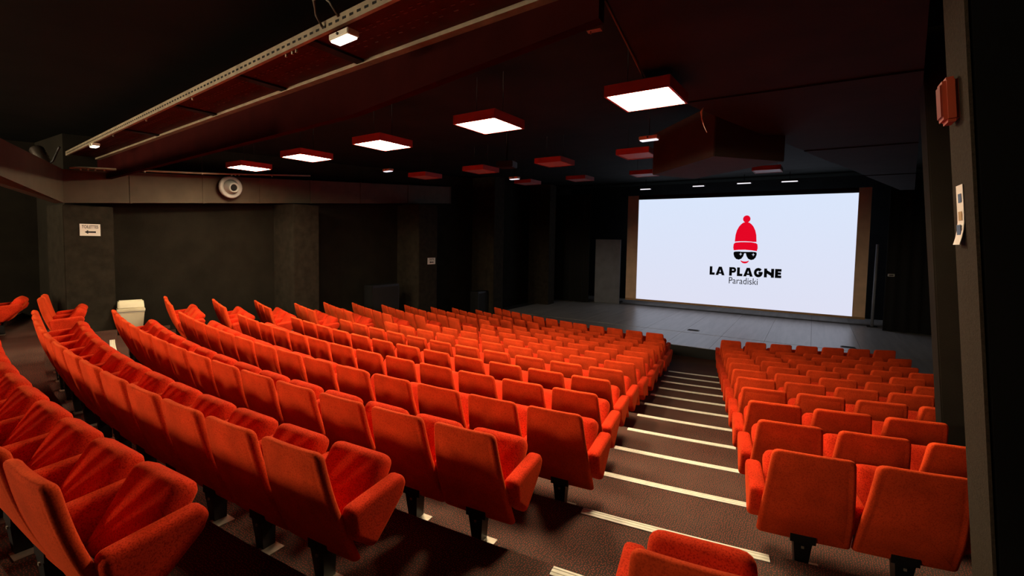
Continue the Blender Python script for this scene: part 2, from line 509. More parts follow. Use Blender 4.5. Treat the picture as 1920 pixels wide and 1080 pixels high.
box(bm, -0.075, 0.075, 0.20, 0.30, 0.19, 0.25)
hexa(bm, [(-0.035, 0.22, 0.0), (0.035, 0.22, 0.0), (0.035, 0.30, 0.0), (-0.035, 0.30, 0.0),
          (-0.055, 0.20, 0.20), (0.055, 0.20, 0.20), (0.055, 0.29, 0.20), (-0.055, 0.29, 0.20)])
ME_LEG = mesh('leg', bm, M['black'])
bm = bmesh.new()
box(bm, 0.0, 0.115, 0.20, 0.31, 0.0, 0.006)
ME_PLATE = mesh('foot_plate', bm, M['plate'])
bm = bmesh.new()
box(bm, -0.008, 0.008, 0.196, 0.235, 0.155, 0.169)
ME_BOLT = mesh('bolt', bm, M['plate'])

ORD = ['front', 'second', 'third', 'fourth', 'fifth', 'sixth', 'seventh', 'eighth', 'ninth', 'tenth', 'eleventh', 'twelfth',
       'thirteenth', 'fourteenth', 'fifteenth', 'sixteenth']
NTH = ['first'] + ORD[1:]
def seat(k, a_tl, label, group, arms):
    R = Rt(k)
    a = a_tl + 0.225 / R
    p = pol(R, a, Zf(k))
    t = thing('cinema_seat', label, 'cinema seat', p, a, group)
    link('backrest', ME_BACK, t)
    link('seat_cushion', ME_SEAT, t)
    for s in arms: link('armrest', ME_ARM, t, (s * 0.28, 0, 0))
    lg = link('leg', ME_LEG, t)
    link('foot_plate', ME_PLATE, lg); link('bolt', ME_BOLT, lg)
    return t

def rowname(k): return ORD[12 - k] + ' row from the stage' if k < 12 else 'front row by the stage'
MAIN = {-2: (.0485, 10), -1: (.0674, 13), 0: (.089, 14), 1: (.101, 14), 2: (.0947, 13), 3: (.0891, 12), 4: (.0854, 11), 5: (.0829, 10),
        6: (.080, 9), 7: (.074, 8), 8: (.069, 8), 9: (.065, 7), 10: (.058, 6), 11: (.049, 6), 12: (.031, 5)}
for k, (a0, n) in MAIN.items():
    for j in range(n):
        nth = NTH[j] + ' left of the stepped aisle'
        seat(k, a0 - j * PIT / Rt(k), 'red velvet cinema seat, %s, %s' % (nth, rowname(k)), 'seats of the centre block',
             (1, -1) if j == n - 1 else (1,))
RIGHT = {1: 2, 2: 3, 3: 3, 4: 4, 5: 4, 6: 5, 7: 5, 8: 6, 9: 6, 10: 6, 11: 7, 12: 7}
for k, n in RIGHT.items():
    for j in range(n):
        nth = NTH[j] + ' right of the stepped aisle'
        seat(k, .1787 + j * PIT / Rt(k), 'red velvet cinema seat, %s, %s' % (nth, rowname(k)), 'seats of the right block',
             (-1, 1) if j == n - 1 else (-1,))
WING = {-2: (-.345, 1), -1: (-.312, 2), 1: (-.345, 3), 2: (-.345, 3), 3: (-.355, 3), 4: (-.349, 3), 5: (-.385, 4), 6: (-.405, 5), 7: (-.405, 5),
        8: (-.43, 6), 9: (-.425, 6), 10: (-.44, 6), 11: (-.435, 6), 12: (-.45, 7)}
for k, (a0, n) in WING.items():
    for j in range(n):
        nth = NTH[j] + ' from the left wall'
        seat(k, a0 + j * PIT / Rt(k), 'red velvet cinema seat, %s, %s' % (nth, rowname(k)), 'seats along the left wall',
             (1, -1) if j == 0 else (1,))
seat(-1, .1513, 'lone red cinema seat at the top right end of the stepped aisle', None, (1, -1))

# ================================================================== STEP NOSINGS
NL = [.1255, .1221, .119, .1147, .1125, .1101, .1069, .1035, .1029, .0979, .0925, .090]
NRr = [.188, .1793, .1777, .1777, .1768, .177, .1771, .1765, .1768, .1768, .1763, .1754]
def nosing(k, a0, a1, label, group):
    bm = bmesh.new()
    n = 14
    prof = [(0.004, -0.03), (0.004, 0.007), (-0.014, 0.010), (-0.018, 0.006), (-0.022, 0.006), (-0.026, 0.010), (-0.046, 0.010),
            (-0.050, 0.006), (-0.054, 0.006), (-0.058, 0.010), (-0.072, 0.006), (-0.072, -0.0), (0.0, 0.0), (0.0, -0.03)]
    pr = None
    for i in range(n + 1):
        a = a0 + (a1 - a0) * i / n
        q = [bm.verts.new(pol(Rn(k) - dr, a, Zn(k) + dz + 0.0005)) for dr, dz in prof]
        if pr:
            for m in range(len(q)):
                bm.faces.new((pr[m], pr[(m + 1) % len(q)], q[(m + 1) % len(q)], q[m]))
        else: bm.faces.new(q[::-1])
        pr = q
    bm.faces.new(pr)
    return tag(obj('step_nosing', bm, M['nosing']), label, 'step edge', group)
for k in range(0, 12):
    nm = 'lowest' if k == 11 else (NTH[11 - k] + ' lowest')
    nosing(k, NL[k], NRr[k], 'pale ribbed step edge across the aisle, %s, counted up from the stage' % nm if k != 11 else
           'pale ribbed step edge across the aisle, lowest one nearest the stage', 'step edges down the aisle')
nosing(0, -.293, -.226, 'short pale step edge on the floor near the cream bin', None)

# ================================================================== SCREEN
SY = 22.0
scr = thing('projection_screen', 'large lit white cinema screen showing a red hat logo', 'screen', (-2.83, SY, -2.72))
def lb(name, x0, x1, y0, y1, z0, z1, m, parent, bev=0.0):
    bm = bmesh.new(); l = parent.location if parent else Vector((0, 0, 0))
    box(bm, x0 - l.x, x1 - l.x, y0 - l.y, y1 - l.y, z0 - l.z, z1 - l.z)
    return obj(name, bm, m, parent, False, bev)
SX0, SX1, SZ0, SZ1 = -7.03, 1.366, -2.69, 2.01
lb('screen_surface', SX0, SX1, SY, SY + 0.03, SZ0, SZ1, M['screen'], scr)
lb('side_mask', -7.55, SX0, SY - 0.02, SY + 0.05, -2.74, 2.2, M['mask'], scr)['label'] = 'beige cloth strip'
lb('side_mask', SX1, 1.76, SY - 0.02, SY + 0.05, -2.74, 2.2, M['mask'], scr)['label'] = 'beige cloth strip'
lb('top_mask', SX0, SX1, SY - 0.02, SY + 0.05, SZ1, 2.2, M['beam'], scr)
lb('bottom_trim', -7.55, 1.76, SY - 0.04, SY + 0.04, -2.77, SZ0 + 0.0, M['brass'], scr)
def flatpoly(bm, pts, z=0.0):   # 2-D in screen metres -> plane in front of the screen
    bm.faces.new([bm.verts.new((p[0], z, p[1])) for p in pts])
def ell(cx, cz, rx, rz, n=28, a0=0, a1=2 * pi):
    return [(cx + rx * cos(a0 + (a1 - a0) * i / n), cz + rz * sin(a0 + (a1 - a0) * i / n)) for i in range(n)]
# logo: metres relative to its own centre, x right, z up
LCX, LCZ = -2.41, 0.0
def logo(name, polys, m, dy):
    bm = bmesh.new()
    k = 1.0 if name == 'logo_lettering' else 0.83
    for P in polys: flatpoly(bm, [(p[0] * k, p[1]) for p in P])
    o = obj(name, bm, m, scr)
    for f in o.data.polygons: pass
    o.location = (LCX - scr.location.x, -dy, LCZ - scr.location.z)
    return o
half = [(0.10, 0.50), (0.39, 0.475), (0.58, 0.42), (0.74, 0.33), (0.84, 0.235), (0.90, 0.15), (0.93, 0.05)]
dome = [(-x, z) for z, x in half] + [(x, z) for z, x in half[::-1]]
logo('logo_hat', [[(p[0], p[1]) for p in dome], ell(0.01, 1.06, 0.17, 0.15),
                  [(-0.475, 0.06), (-0.545, 0.0), (-0.56, -0.15), (-0.53, -0.27), (-0.30, -0.245), (0.0, -0.235), (0.30, -0.255), (0.53, -0.285),
                   (0.565, -0.16), (0.545, 0.0), (0.475, 0.05), (0.25, 0.085), (-0.2, 0.085)]], M['s_red'], 0.012)
logo('logo_hat_seam', [[(-0.48, 0.075), (-0.3, 0.098), (0.0, 0.104), (0.3, 0.092), (0.3, 0.108), (0.0, 0.122), (-0.3, 0.116), (-0.48, 0.10)]], M['s_white'], 0.018)
lens = [(-0.53, -0.36), (-0.48, -0.325), (-0.28, -0.315), (-0.06, -0.34), (-0.04, -0.40), (-0.08, -0.52), (-0.16, -0.62), (-0.28, -0.665), (-0.40, -0.64), (-0.49, -0.55), (-0.53, -0.44)]
logo('logo_glasses', [lens, [(-p[0], p[1]) for p in lens][::-1], [(-0.2, -0.325), (0.2, -0.325), (0.09, -0.40), (0.03, -0.385), (-0.03, -0.385), (-0.09, -0.40)]], M['s_black'], 0.012)
def star(cx, cz, r):
    P = []
    for i in range(8):
        a = i * pi / 4 + pi / 2
        q = r if i % 2 == 0 else r * 0.28
        P.append((cx + q * cos(a), cz + q * sin(a)))
    return P
logo('logo_sparkle', [star(-0.20, -0.425, 0.075), star(0.38, -0.435, 0.075)], M['s_white'], 0.018)
logo('logo_smile', [[(0.19 * cos(pi + pi * i / 12), -0.685 + 0.13 * sin(pi + pi * i / 12)) for i in range(13)] +
                    [(0.17 * cos(2 * pi - pi * i / 12), -0.685 + 0.05 * sin(2 * pi - pi * i / 12)) for i in range(1, 12)]], M['s_red'], 0.012)
# LA PLAGNE in heavy geometric capitals
def letters(text, x0, z0, H, widths, gap, S):
    x = x0; polys = []
    Q = lambda a, b, c, d: polys.append([(x + p[0], z0 + p[1]) for p in (a, b, c, d)])
    def arcp(cx, cz, r0_, r1_, t0, t1, n=16):
        for i in range(n):
            a, b = t0 + (t1 - t0) * i / n, t0 + (t1 - t0) * (i + 1) / n
            Q((cx + r0_ * cos(a), cz + r0_ * sin(a)), (cx + r1_ * cos(a), cz + r1_ * sin(a)), (cx + r1_ * cos(b), cz + r1_ * sin(b)), (cx + r0_ * cos(b), cz + r0_ * sin(b)))
    R_ = lambda a, b, c, d: Q((a, b), (c, b), (c, d), (a, d))
    for ch in text:
        W = widths[ch]
        if ch == 'L': R_(0, 0, S, H); R_(0, 0, W, S * .82)
        elif ch == 'A':
            Q((0, 0), (S * 1.05, 0), (W / 2 + S * .32, H), (W / 2 - S * .55, H)); Q((W - S * 1.05, 0), (W, 0), (W / 2 + S * .55, H), (W / 2 - S * .32, H))
            R_(W * .24, H * .17, W * .76, H * .36)
        elif ch == 'P':
            R_(0, 0, S, H); ro = H * .32; cz = H - ro
            R_(0, cz + ro - S * .72, W - ro, H); R_(0, cz - ro, W - ro, cz - ro + S * .72); arcp(W - ro, cz, ro - S * .78, ro, -pi / 2, pi / 2)
        elif ch == 'G':
            ro = H * .53; cx, cz = ro, H / 2
            arcp(cx, cz, ro - S * .95, ro, radians(42), radians(340), 26); R_(cx + S * .05, cz - S * .45, cx + ro * .98, cz + S * .28)
        elif ch == 'N':
            R_(0, 0, S, H); R_(W - S, 0, W, H); Q((0, H), (0, H * .62), (W, 0), (W, H * .38))
        elif ch == 'E':
            R_(0, 0, S, H); R_(0, 0, W, S * .82); R_(0, H - S * .82, W, H); R_(0, H / 2 - S * .38, W * .95, H / 2 + S * .38)
        if ch != ' ': x += W + gap
        else: x += W
    return polys, x
Wd = {'L': .25, 'A': .43, ' ': .17, 'P': .32, 'G': .405, 'N': .43, 'E': .27}
pl, xe = letters('LA PLAGNE', 0, 0, 0.37, Wd, 0.040, 0.128)
sc_ = 2.74 / (xe - 0.040)
o = logo('logo_lettering', [[(p[0] * sc_ - 1.37, p[1] * 1.0 - 1.365) for p in P] for P in pl], M['s_black'], 0.012)

def text_mesh(name, s, size, m, parent, loc, rot, sx=1.0, weight=0.0, align='CENTER'):
    cu = bpy.data.curves.new(name, 'FONT')
    cu.body = s; cu.size = size; cu.align_x = align; cu.offset = weight
    t = bpy.data.objects.new(name + '_src', cu)
    COL.objects.link(t)
    bpy.context.view_layer.update()
    me = bpy.data.meshes.new_from_object(t.evaluated_get(bpy.context.evaluated_depsgraph_get()))
    bpy.data.objects.remove(t)
    me.name = name; me.materials.clear(); me.materials.append(m)
    o = link(name, me, parent)
    o.location = loc; o.rotation_euler = rot; o.scale = (sx, 1, 1)
    return o
text_mesh('logo_subtitle', 'Paradiski', 0.40, M['s_black'], scr, (LCX - 0.03 - scr.location.x, -0.012, -1.70 - scr.location.z), (pi / 2, 0, 0), 0.80)

# things on the stage
for nm, x, y, lab in (('a', -3.33, 16.8, 'small dark floor hatch on the stage below the screen, left one'), ('b', 1.0, 16.87, 'small dark floor hatch on the stage below the screen, right one')):
    t = thing('floor_hatch', lab, 'floor hatch', (x, y, -2.985), 0, 'stage floor hatches')
    bm = bmesh.new(); box(bm, -0.19, 0.19, -0.1, 0.1, 0, 0.012); obj('hatch_frame', bm, M['black'], t, False, 0.004)
    bm = bmesh.new(); box(bm, -0.16, 0.16, -0.075, 0.075, 0.012, 0.018); obj('hatch_lid', bm, M['hole'], t)
t = thing('stage_flat', 'grey upright panel standing left of the screen', 'panel', (-8.38, 21.7, -2.985))
bm = bmesh.new(); box(bm, -0.66, 0.62, 0, 0.06, 0, 3.1); obj('panel', bm, M['flat'], t, False, 0.01)
bm = bmesh.new(); box(bm, -0.5, -0.42, 0.06, 0.9, 0, 0.05); box(bm, 0.4, 0.48, 0.06, 0.9, 0, 0.05); obj('brace', bm, M['black'], t)
t = thing('light_stand', 'thin pale upright pole right of the screen', 'pole', (1.96, 21.7, -2.985))
bm = bmesh.new(); tube(bm, [(0, 0, 0.03), (0.03, 0, 3.06)], 0.05, 10); obj('pole', bm, M['flat'], t, True)
bm = bmesh.new(); box(bm, -0.15, 0.15, -0.15, 0.15, 0, 0.03); obj('base', bm, M['black'], t)
t = thing('wall_box', 'small pale box on the curtain right of the screen', 'box', (2.34, 20.86, -1.0))
bm = bmesh.new(); box(bm, -0.09, 0.09, 0, 0.06, -0.045, 0.045); obj('housing', bm, M['grey'], t, False, 0.006)
bm = bmesh.new(); box(bm, -0.06, 0.06, -0.008, 0, -0.02, 0.02); obj('front_panel', bm, M['black'], t)

# ================================================================== CEILING LAMPS
def lamp(x, y, z, lit, label, group, rot=-0.03, s=0.31, hang=0.45):
    t = thing('ceiling_lamp', label, 'ceiling lamp', (x, y, z), rot, group)
    bm = bmesh.new()
    T, H = 0.022, 0.085
    for a in ((-s, s, -s, -s + T), (-s, s, s - T, s), (-s, -s + T, -s + T, s - T), (s - T, s, -s + T, s - T)):
        box(bm, a[0], a[1], a[2], a[3], 0, H)
    box(bm, -s, s, -s, s, H, H + 0.02)
    obj('frame', bm, M['redframe'], t)
    bm = bmesh.new(); box(bm, -s + T, s - T, -s + T, s - T, 0.008, 0.02)
    obj('diffuser', bm, M['difflit'] if lit else M['diffoff'], t)
    for q in (-0.2, 0.2):
        bm = bmesh.new(); tube(bm, [(q, 0, H + 0.02), (q, 0, H + hang)], 0.004, 5); obj('hanger', bm, M['black'], t)
    return t
def ceilz(y): return 1.5 + 1.45 * (y + 6) / 31.0
def lamp_c(x, y, z, lit, label, group, **k): return lamp(x, y, z, lit, label, group, hang=ceilz(y) - z - 0.085, **k)
WHO = ['nearest', 'second', 'third', 'fourth', 'farthest']
for i, (x, y) in enumerate([(-1.42, 4.58), (-3.38, 4.70), (-5.48, 4.90), (-7.55, 5.03), (-9.80, 5.22)]):
    lamp_c(x, y, 1.375, True, 'lit square ceiling lamp in a red frame, %s of the five from the right' % WHO[i], 'lit ceiling lamps over the seats')
for i, (x, y) in enumerate([(-2.82, 8.67), (-4.63, 8.80), (-6.67, 8.96), (-8.64, 9.17)]):
    lamp_c(x, y, 1.6, False, 'unlit red framed ceiling lamp, middle line, %s from the right' % NTH[i], 'unlit ceiling lamps towards the stage')
for i, (x, y) in enumerate([(-1.03, 13.2), (-3.9, 12.6), (-5.87, 12.78), (-7.74, 12.9)]):
    lamp_c(x, y, 1.8, False, 'unlit red framed ceiling lamp, line nearest the screen, %s from the right' % NTH[i], 'unlit ceiling lamps towards the stage')
# fill lamps added behind the view to brighten the seat backs
for i, x in enumerate((-6.3, -8.5, -10.7, -12.9)):
    t = thing('added_fill_lamp', 'added square fill lamp on the rear wall behind the view, %s from the right' % NTH[i], 'fill lamp', (x, -4.86, 0.95), 0, 'added fill lamps on the rear wall')
    bm = bmesh.new(); box(bm, -0.31, 0.31, -0.03, 0.0, -0.31, 0.31); obj('back_plate', bm, M['redframe'], t)
    for a in ((-.31, .31, -.31, -.29), (-.31, .31, .29, .31), (-.31, -.29, -.29, .29), (.29, .31, -.29, .29)):
        bm = bmesh.new(); box(bm, a[0], a[1], 0.0, 0.03, a[2], a[3]); obj('frame', bm, M['redframe'], t)
    bm = bmesh.new(); box(bm, -0.288, 0.288, 0.001, 0.022, -0.288, 0.288); obj('diffuser', bm, M['fillit'], t)

# ================================================================== BEAM, CABLE TRAY
bm = bmesh.new()
def by(x): return 2.58 - (x + 1.53) * 0.082
xs = [-1.1, -3.5, -13.0]
zb = [1.29, 1.10, 1.06]
for (xa, za), (xb, zb_) in zip(zip(xs, zb), list(zip(xs, zb))[1:]):
    hexa(bm, [(xa, by(xa) + .05, za), (xa, by(xa) + .13, za), (xb, by(xb) + .13, zb_), (xb, by(xb) + .05, zb_),
              (xa, by(xa) + .05, 1.56), (xa, by(xa) + .13, 1.56), (xb, by(xb) + .13, 1.56), (xb, by(xb) + .05, 1.56)])
beam = struct(obj('trim_10', bm, M['beam']))

def rail_pts(x, y0, sl): return y0 - (x + 2.34) * sl
tray = thing('cable_tray', 'long perforated cable tray hanging below the dark ceiling', 'cable tray', (0, 0, 1.5))
bm = bmesh.new()
def ry1(x): return 2.10 - (x + 2.34) * 0.090
hexa(bm, [(0.3, ry1(.3), -0.03), (0.3, ry1(.3) + .03, -0.03), (-12.1, ry1(-12.1) + .03, -0.03), (-12.1, ry1(-12.1), -0.03),
          (0.3, ry1(.3), 0.05), (0.3, ry1(.3) + .03, 0.05), (-12.1, ry1(-12.1) + .03, 0.05), (-12.1, ry1(-12.1), 0.05)])
obj('side_rail', bm, M['rail'], tray)['label'] = 'slotted galvanised edge rail'
bm = bmesh.new()
x = 0.2
while x > -12:
    y = ry1(x) - 0.002
    box(bm, x - 0.02, x + 0.02, y - 0.001, y + 0.004, 0.0, 0.016); x -= 0.085
so = obj('slot', bm, M['hole'], tray); so['kind'] = 'stuff'
bm = bmesh.new()
hexa(bm, [(0.3, ry1(.3) + .03, 0.0), (0.3, by(.3) - .02, 0.0), (-12.1, by(-12.1) - .02, 0.0), (-12.1, ry1(-12.1) + .03, 0.0),
          (0.3, ry1(.3) + .03, 0.012), (0.3, by(.3) - .02, 0.012), (-12.1, by(-12.1) - .02, 0.012), (-12.1, ry1(-12.1) + .03, 0.012)])
obj('tray_bottom', bm, M['tray'], tray)['label'] = 'dark red perforated bottom'
bm = bmesh.new()
for q in (0.30, 0.36, 0.56, 0.68):
    x = 0.2
    while x > -12:
        y = ry1(x) * (1 - q) + by(x) * q
        box(bm, x - 0.018, x + 0.018, y - 0.005, y + 0.005, -0.003, 0.004); x -= 0.085 if q != .68 else 0.14
so = obj('perforation', bm, M['perf'], tray); so['kind'] = 'stuff'
for x in (-3.3, -4.6, -6.3, -8.4):
    bm = bmesh.new(); box(bm, x - 0.05, x + 0.05, ry1(x) + .03, by(x) - 0.01, -0.02, -0.002)
    obj('cross_bar', bm, M['hole'], tray)
for x in (-3.5, -3.56, -3.66, -5.7, -7.3, -8.9):
    bm = bmesh.new(); box(bm, x - 0.008, x + 0.008, ry1(x) + .035, ry1(x) + .05, -0.05, 0.0)
    obj('bolt', bm, M['plate'], tray)
bm = bmesh.new()
hexa(bm, [(-0.6, by(-.6) - .02, -0.03), (-0.6, by(-.6) + .05, -0.03), (-12.15, by(-12.15) + .05, -0.03), (-12.15, by(-12.15) - .02, -0.03),
          (-0.6, by(-.6) - .02, 0.05), (-0.6, by(-.6) + .05, 0.05), (-12.15, by(-12.15) + .05, 0.05), (-12.15, by(-12.15) - .02, 0.05)])
o = obj('steel_angle', bm, M['rail'])
o.location = (0, 0, 1.5)
tag(o, 'long steel angle running along the top of the red beam', 'rail')

def em_light(x, y, z, rot, s, lens, label, drop=False):
    t = thing('emergency_light', label, 'emergency light', (x, y, z), rot, 'emergency lights')
    bm = bmesh.new(); box(bm, -s, s, -s * .42, s * .42, 0.0, s * .38); obj('housing', bm, M['white'], t, False, s * .05)
    bm = bmesh.new(); box(bm, -s * .9, s * .9, -s * .34, s * .34, -s * .10, 0.002); obj('lens', bm, lens, t, False, s * .03)
    bm = bmesh.new(); tube(bm, [(0, -s * .42, s * .2), (0, -s * .5, s * .2)], s * .09, 8); obj('cable_gland', bm, M['black'], t)
    bm = bmesh.new(); tube(bm, [(0, 0, s * .36), (0, 0, (ceilz(y) - z) if drop else 1.505 - z)], 0.006, 5); obj('hanger', bm, M['black'], t)
    return t
em_light(-2.86, 2.20, 1.40, -0.08, 0.115, M['emlit'], 'white emergency light glowing under the cable tray, nearest one')
em_light(-9.85, 2.78, 1.40, -0.08, 0.115, M['emlit'], 'white emergency light glowing under the far left end of the cable tray')
em_light(-8.1, 7.4, 1.5, -0.1, 0.13, M['emdim'], 'small emergency light on the dark ceiling above the left wall seats', True)
em_light(-6.9, 10.8, 1.66, -0.1, 0.15, M['emdim'], 'small emergency light on the ceiling between the unlit lamps', True)
em_light(-2.10, 6.95, 1.51, -0.1, 0.14, M['emdim'], 'small emergency light on the ceiling behind the nearest lit lamp', True)
bm = bmesh.new()
tube(bm, [(-3.02, 2.14, 1.50), (-3.06, 2.12, 1.58), (-3.03, 2.08, 1.66), (-2.95, 2.07, 1.68), (-2.88, 2.10, 1.62), (-2.84, 2.14, 1.53)], 0.010, 6)
tag(obj('cable', bm, M['cable'], None, True), 'thin looped cable above the nearest emergency light', 'cable')
bm = bmesh.new()
tube(bm, [(-1.19, 2.9, 1.545), (-1.33, 3.9, 1.54), (-1.45, 4.72, 1.535), (-1.44, 4.72, 1.49)], 0.008, 5)
tag(obj('cable', bm, M['cable'], None, True), 'thin cable running along the lowered ceiling to the nearest lit lamp', 'cable')
bm = bmesh.new()
tube(bm, [(-1.10, 5.62, 1.52), (-1.12, 5.62, 1.47), (-1.115, 5.63, 1.40), (-1.09, 5.65, 1.31), (-1.06, 5.66, 1.245)], [0.004, 0.013, 0.005, 0.004, 0.003], 6)
tag(obj('cable_tie', bm, M['white'], None, True), 'loose white cable end dangling beside the nearest lit lamp', 'cable')
t = thing('ceiling_bracket', 'small pale metal bracket below the red beam', 'bracket', (-1.27, 2.92, 1.39), 0.1)
bm = bmesh.new(); box(bm, -0.045, 0.05, -0.02, 0.03, -0.012, 0.016); obj('plate', bm, M['rail'], t)
bm = bmesh.new(); tube(bm, [(-0.02, 0, -0.03), (-0.02, 0, 0.06)], 0.005, 6); obj('rod', bm, M['rail'], t)

# ceiling projector
t = thing('ceiling_projector', 'small dark projector hanging from the ceiling among the unlit lamps', 'projector', (-5.07, 7.65, 1.46), 0.2)
bm = bmesh.new(); box(bm, -0.17, 0.17, -0.14, 0.14, -0.06, 0.06); obj('body', bm, M['black'], t, False, 0.012)
bm = bmesh.new(); tube(bm, [(0.06, 0.14, 0), (0.06, 0.19, 0)], 0.04, 12); obj('lens', bm, M['glass'], t)
bm = bmesh.new(); tube(bm, [(0, 0, 0.06), (0, 0, 0.60)], 0.02, 8); obj('pole', bm, M['black'], t)
# stage spot bars above the screen
for i, (x, y, z, l) in enumerate([(-6.3, 20.6, 2.33, .22), (-4.1, 20.6, 2.36, .22), (-2.4, 20.6, 2.39, .24), (-0.85, 20.6, 2.38, .26)]):
    t = thing('stage_lamp', 'slim stage lamp on the ceiling above the screen, %s from the left' % NTH[i], 'stage lamp', (x, y, z), 0, 'stage lamps above the screen')
    bm = bmesh.new(); box(bm, -l - .03, l + .03, -0.06, 0.06, 0.0, 0.08); obj('housing', bm, M['black'], t)
    bm = bmesh.new(); box(bm, -l, l, -0.065, -0.02, -0.015, 0.02); obj('lens', bm, M['emdim'], t)
    bm = bmesh.new(); tube(bm, [(0, 0, 0.08), (0, 0, ceilz(20.6) - z)], 0.012, 6); obj('hanger', bm, M['black'], t)

# ================================================================== DUCT ALONG THE LEFT WALL
duct = thing('air_duct', 'brown square air duct running along the top of the left wall', 'air duct', (-11.7, 2.83, 0.55))
def dseg(y0, y1, parent):
    bm = bmesh.new()
    z = lambda y: 0.074 * (y - 2.83)
    a, b = y0 - 2.83, y1 - 2.83
    hexa(bm, [(0, a, z(y0)), (-.19, a, z(y0)), (-.19, b, z(y1)), (0, b, z(y1)), (0, a, z(y0) + .62), (-.19, a, z(y0) + .62), (-.19, b, z(y1) + .62), (0, b, z(y1) + .62)])
    o = obj('duct_section', bm, M['duct'], parent)
    bm = bmesh.new()
    hexa(bm, [(.012, b - .02, z(y1) - .01), (-.19, b - .02, z(y1) - .01), (-.19, b + .02, z(y1) - .01), (.012, b + .02, z(y1) - .01),
              (.012, b - .02, z(y1) + .63), (-.19, b - .02, z(y1) + .63), (-.19, b + .02, z(y1) + .63), (.012, b + .02, z(y1) + .63)])
    obj('flange', bm, M['duct'], o)
for a, b in ((2.83, 3.85), (3.85, 5.2), (5.2, 6.5), (6.5, 7.9), (7.9, 9.6), (9.6, 11.6), (11.6, 13.8)): dseg(a, b, duct)
bm = bmesh.new()
d = Vector((3.2, -1.35, 0)).normalized(); nn = Vector((d.y, -d.x, 0)) * -0.5
p0, p1 = Vector((0, 0, 0)), d * 6.9
zz = [0.0, 0.28, 0.62, 0.60]
hexa(bm, [p0, p0 + nn * -0.0 + Vector((-.5, 0, 0)), p1 + Vector((-.25, -.45, zz[1])), p1 + Vector((0, 0, zz[1])),
          p0 + Vector((0, 0, zz[2])), p0 + Vector((-.5, 0, zz[2])), p1 + Vector((-.25, -.45, zz[3])), p1 + Vector((0, 0, zz[3]))])
obj('duct_branch', bm, M['duct'], duct)
t = thing('air_nozzle', 'round pale air nozzle sticking out of the brown duct', 'air nozzle', (-11.42, 5.68, 1.12))
def ring(name, prof, m, axis, seg=24):
    bm = bmesh.new(); axis = Vector(axis).normalized(); u = axis.cross(Vector((0, 0, 1))).normalized(); v = u.cross(axis)
    rs = [[bm.verts.new(axis * h + (u * cos(2 * pi * i / seg) + v * sin(2 * pi * i / seg)) * r) for i in range(seg)] for h, r in prof]
    for a, b in zip(rs, rs[1:]):
        for i in range(seg): bm.faces.new((a[i], a[(i + 1) % seg], b[(i + 1) % seg], b[i]))
    bm.faces.new(rs[0][::-1]); bm.faces.new(rs[-1])
    return obj(name, bm, m, t, True)
AX = (1, 0.0, -0.03)
ring('collar', [(-0.38, 0.20), (-0.10, 0.20), (-0.09, 0.19)], M['duct'], AX)
ring('flange', [(-0.10, 0.19), (-0.10, 0.245), (-0.06, 0.26), (-0.02, 0.25), (0.0, 0.225), (-0.04, 0.18)], M['grey'], AX)
ring('nozzle_cone', [(-0.06, 0.175), (0.04, 0.15), (0.12, 0.12), (0.17, 0.105), (0.17, 0.085), (0.06, 0.08)], M['grey'], (1, -.12, -0.14))
ring('throat', [(0.05, 0.079), (0.10, 0.079)], M['hole'], (1, -.12, -0.14))

# conduit under the ceiling above the duct, with hanger rods
t = thing('conduit', 'thin pale conduit running just above the brown duct', 'conduit', (-11.0, 2.75, 1.14))
bm = bmesh.new(); tube(bm, [(0, 0, 0), (0, 2.12, 0.17), (0, 3.65, 0.33), (0.1, 4.6, 0.42)], 0.02, 8); obj('pipe', bm, M['rail'], t, True)
for y in (0.15, 0.25, 0.35, 0.48, 1.1, 2.12, 2.72, 2.8, 2.88, 3.65):
    bm = bmesh.new(); z = y * 0.088; box(bm, -0.012, 0.02, y - 0.01, y + 0.01, z - 0.045, z - 0.012); obj('clip', bm, M['plate'], t)
bm = bmesh.new(); tube(bm, [(0, 2.12, 0.17), (0, 2.12, ceilz(4.87) - 1.14)], 0.006, 5); obj('hanger_rod', bm, M['black'], t)
t = thing('flexible_hose', 'short ribbed metal hose joining the duct below the ceiling corner', 'hose', (-11.45, 2.45, 1.2))
bm = bmesh.new()
pts, rr = [], []
for i in range(17):
    s = i / 16
    pts.append((0.05 - 0.12 * s + .05 * sin(3 * s), 0.10 - 0.1 * s, -0.1 + 0.36 * s)); rr.append(0.105 if i % 2 else 0.088)
tube(bm, pts, rr, 14); obj('hose', bm, M['hose'], t, True)
bm = bmesh.new(); tube(bm, [pts[3], (.16, .16, .05), (.26, .2, .22), (.38, .2, .28)], 0.018, 6); obj('lead', bm, M['black'], t, True)

# ================================================================== SIGNS, BIN, BOXES
def wall_sign(name, label, y0, y1, zc, h, x, small):
    t = thing(name, label, 'sign', (x, (y0 + y1) / 2, zc), pi / 2)      # local x runs along +Y of the room, local -y faces the room
    hw = (y1 - y0) / 2
    bm = bmesh.new(); box(bm, -hw, hw, -0.006, 0, -h / 2, h / 2); obj('plate', bm, M['paper'], t)
    text_mesh('lettering', 'TOILETTES', h * 0.36, M['inkgrey'], t, (0, -0.0075, h * 0.14), (pi / 2, 0, 0), 0.62, 0.002)
    bm = bmesh.new()
    z = -h * 0.18; a = h * 0.17
    P = [(-hw * .55, z), (-hw * .2, z + a), (-hw * .2, z + a * .42), (hw * .55, z + a * .42), (hw * .55, z - a * .42), (-hw * .2, z - a * .42), (-hw * .2, z - a)]
    bm.faces.new([bm.verts.new((p[0], -0.0075, p[1])) for p in P])
    obj('arrow', bm, M['ink'], t)
    return t
wall_sign('direction_sign', 'white TOILETTES sign with a black left arrow on the near left pillar', 3.09, 3.40, 0.06, 0.23, -11.885, False)
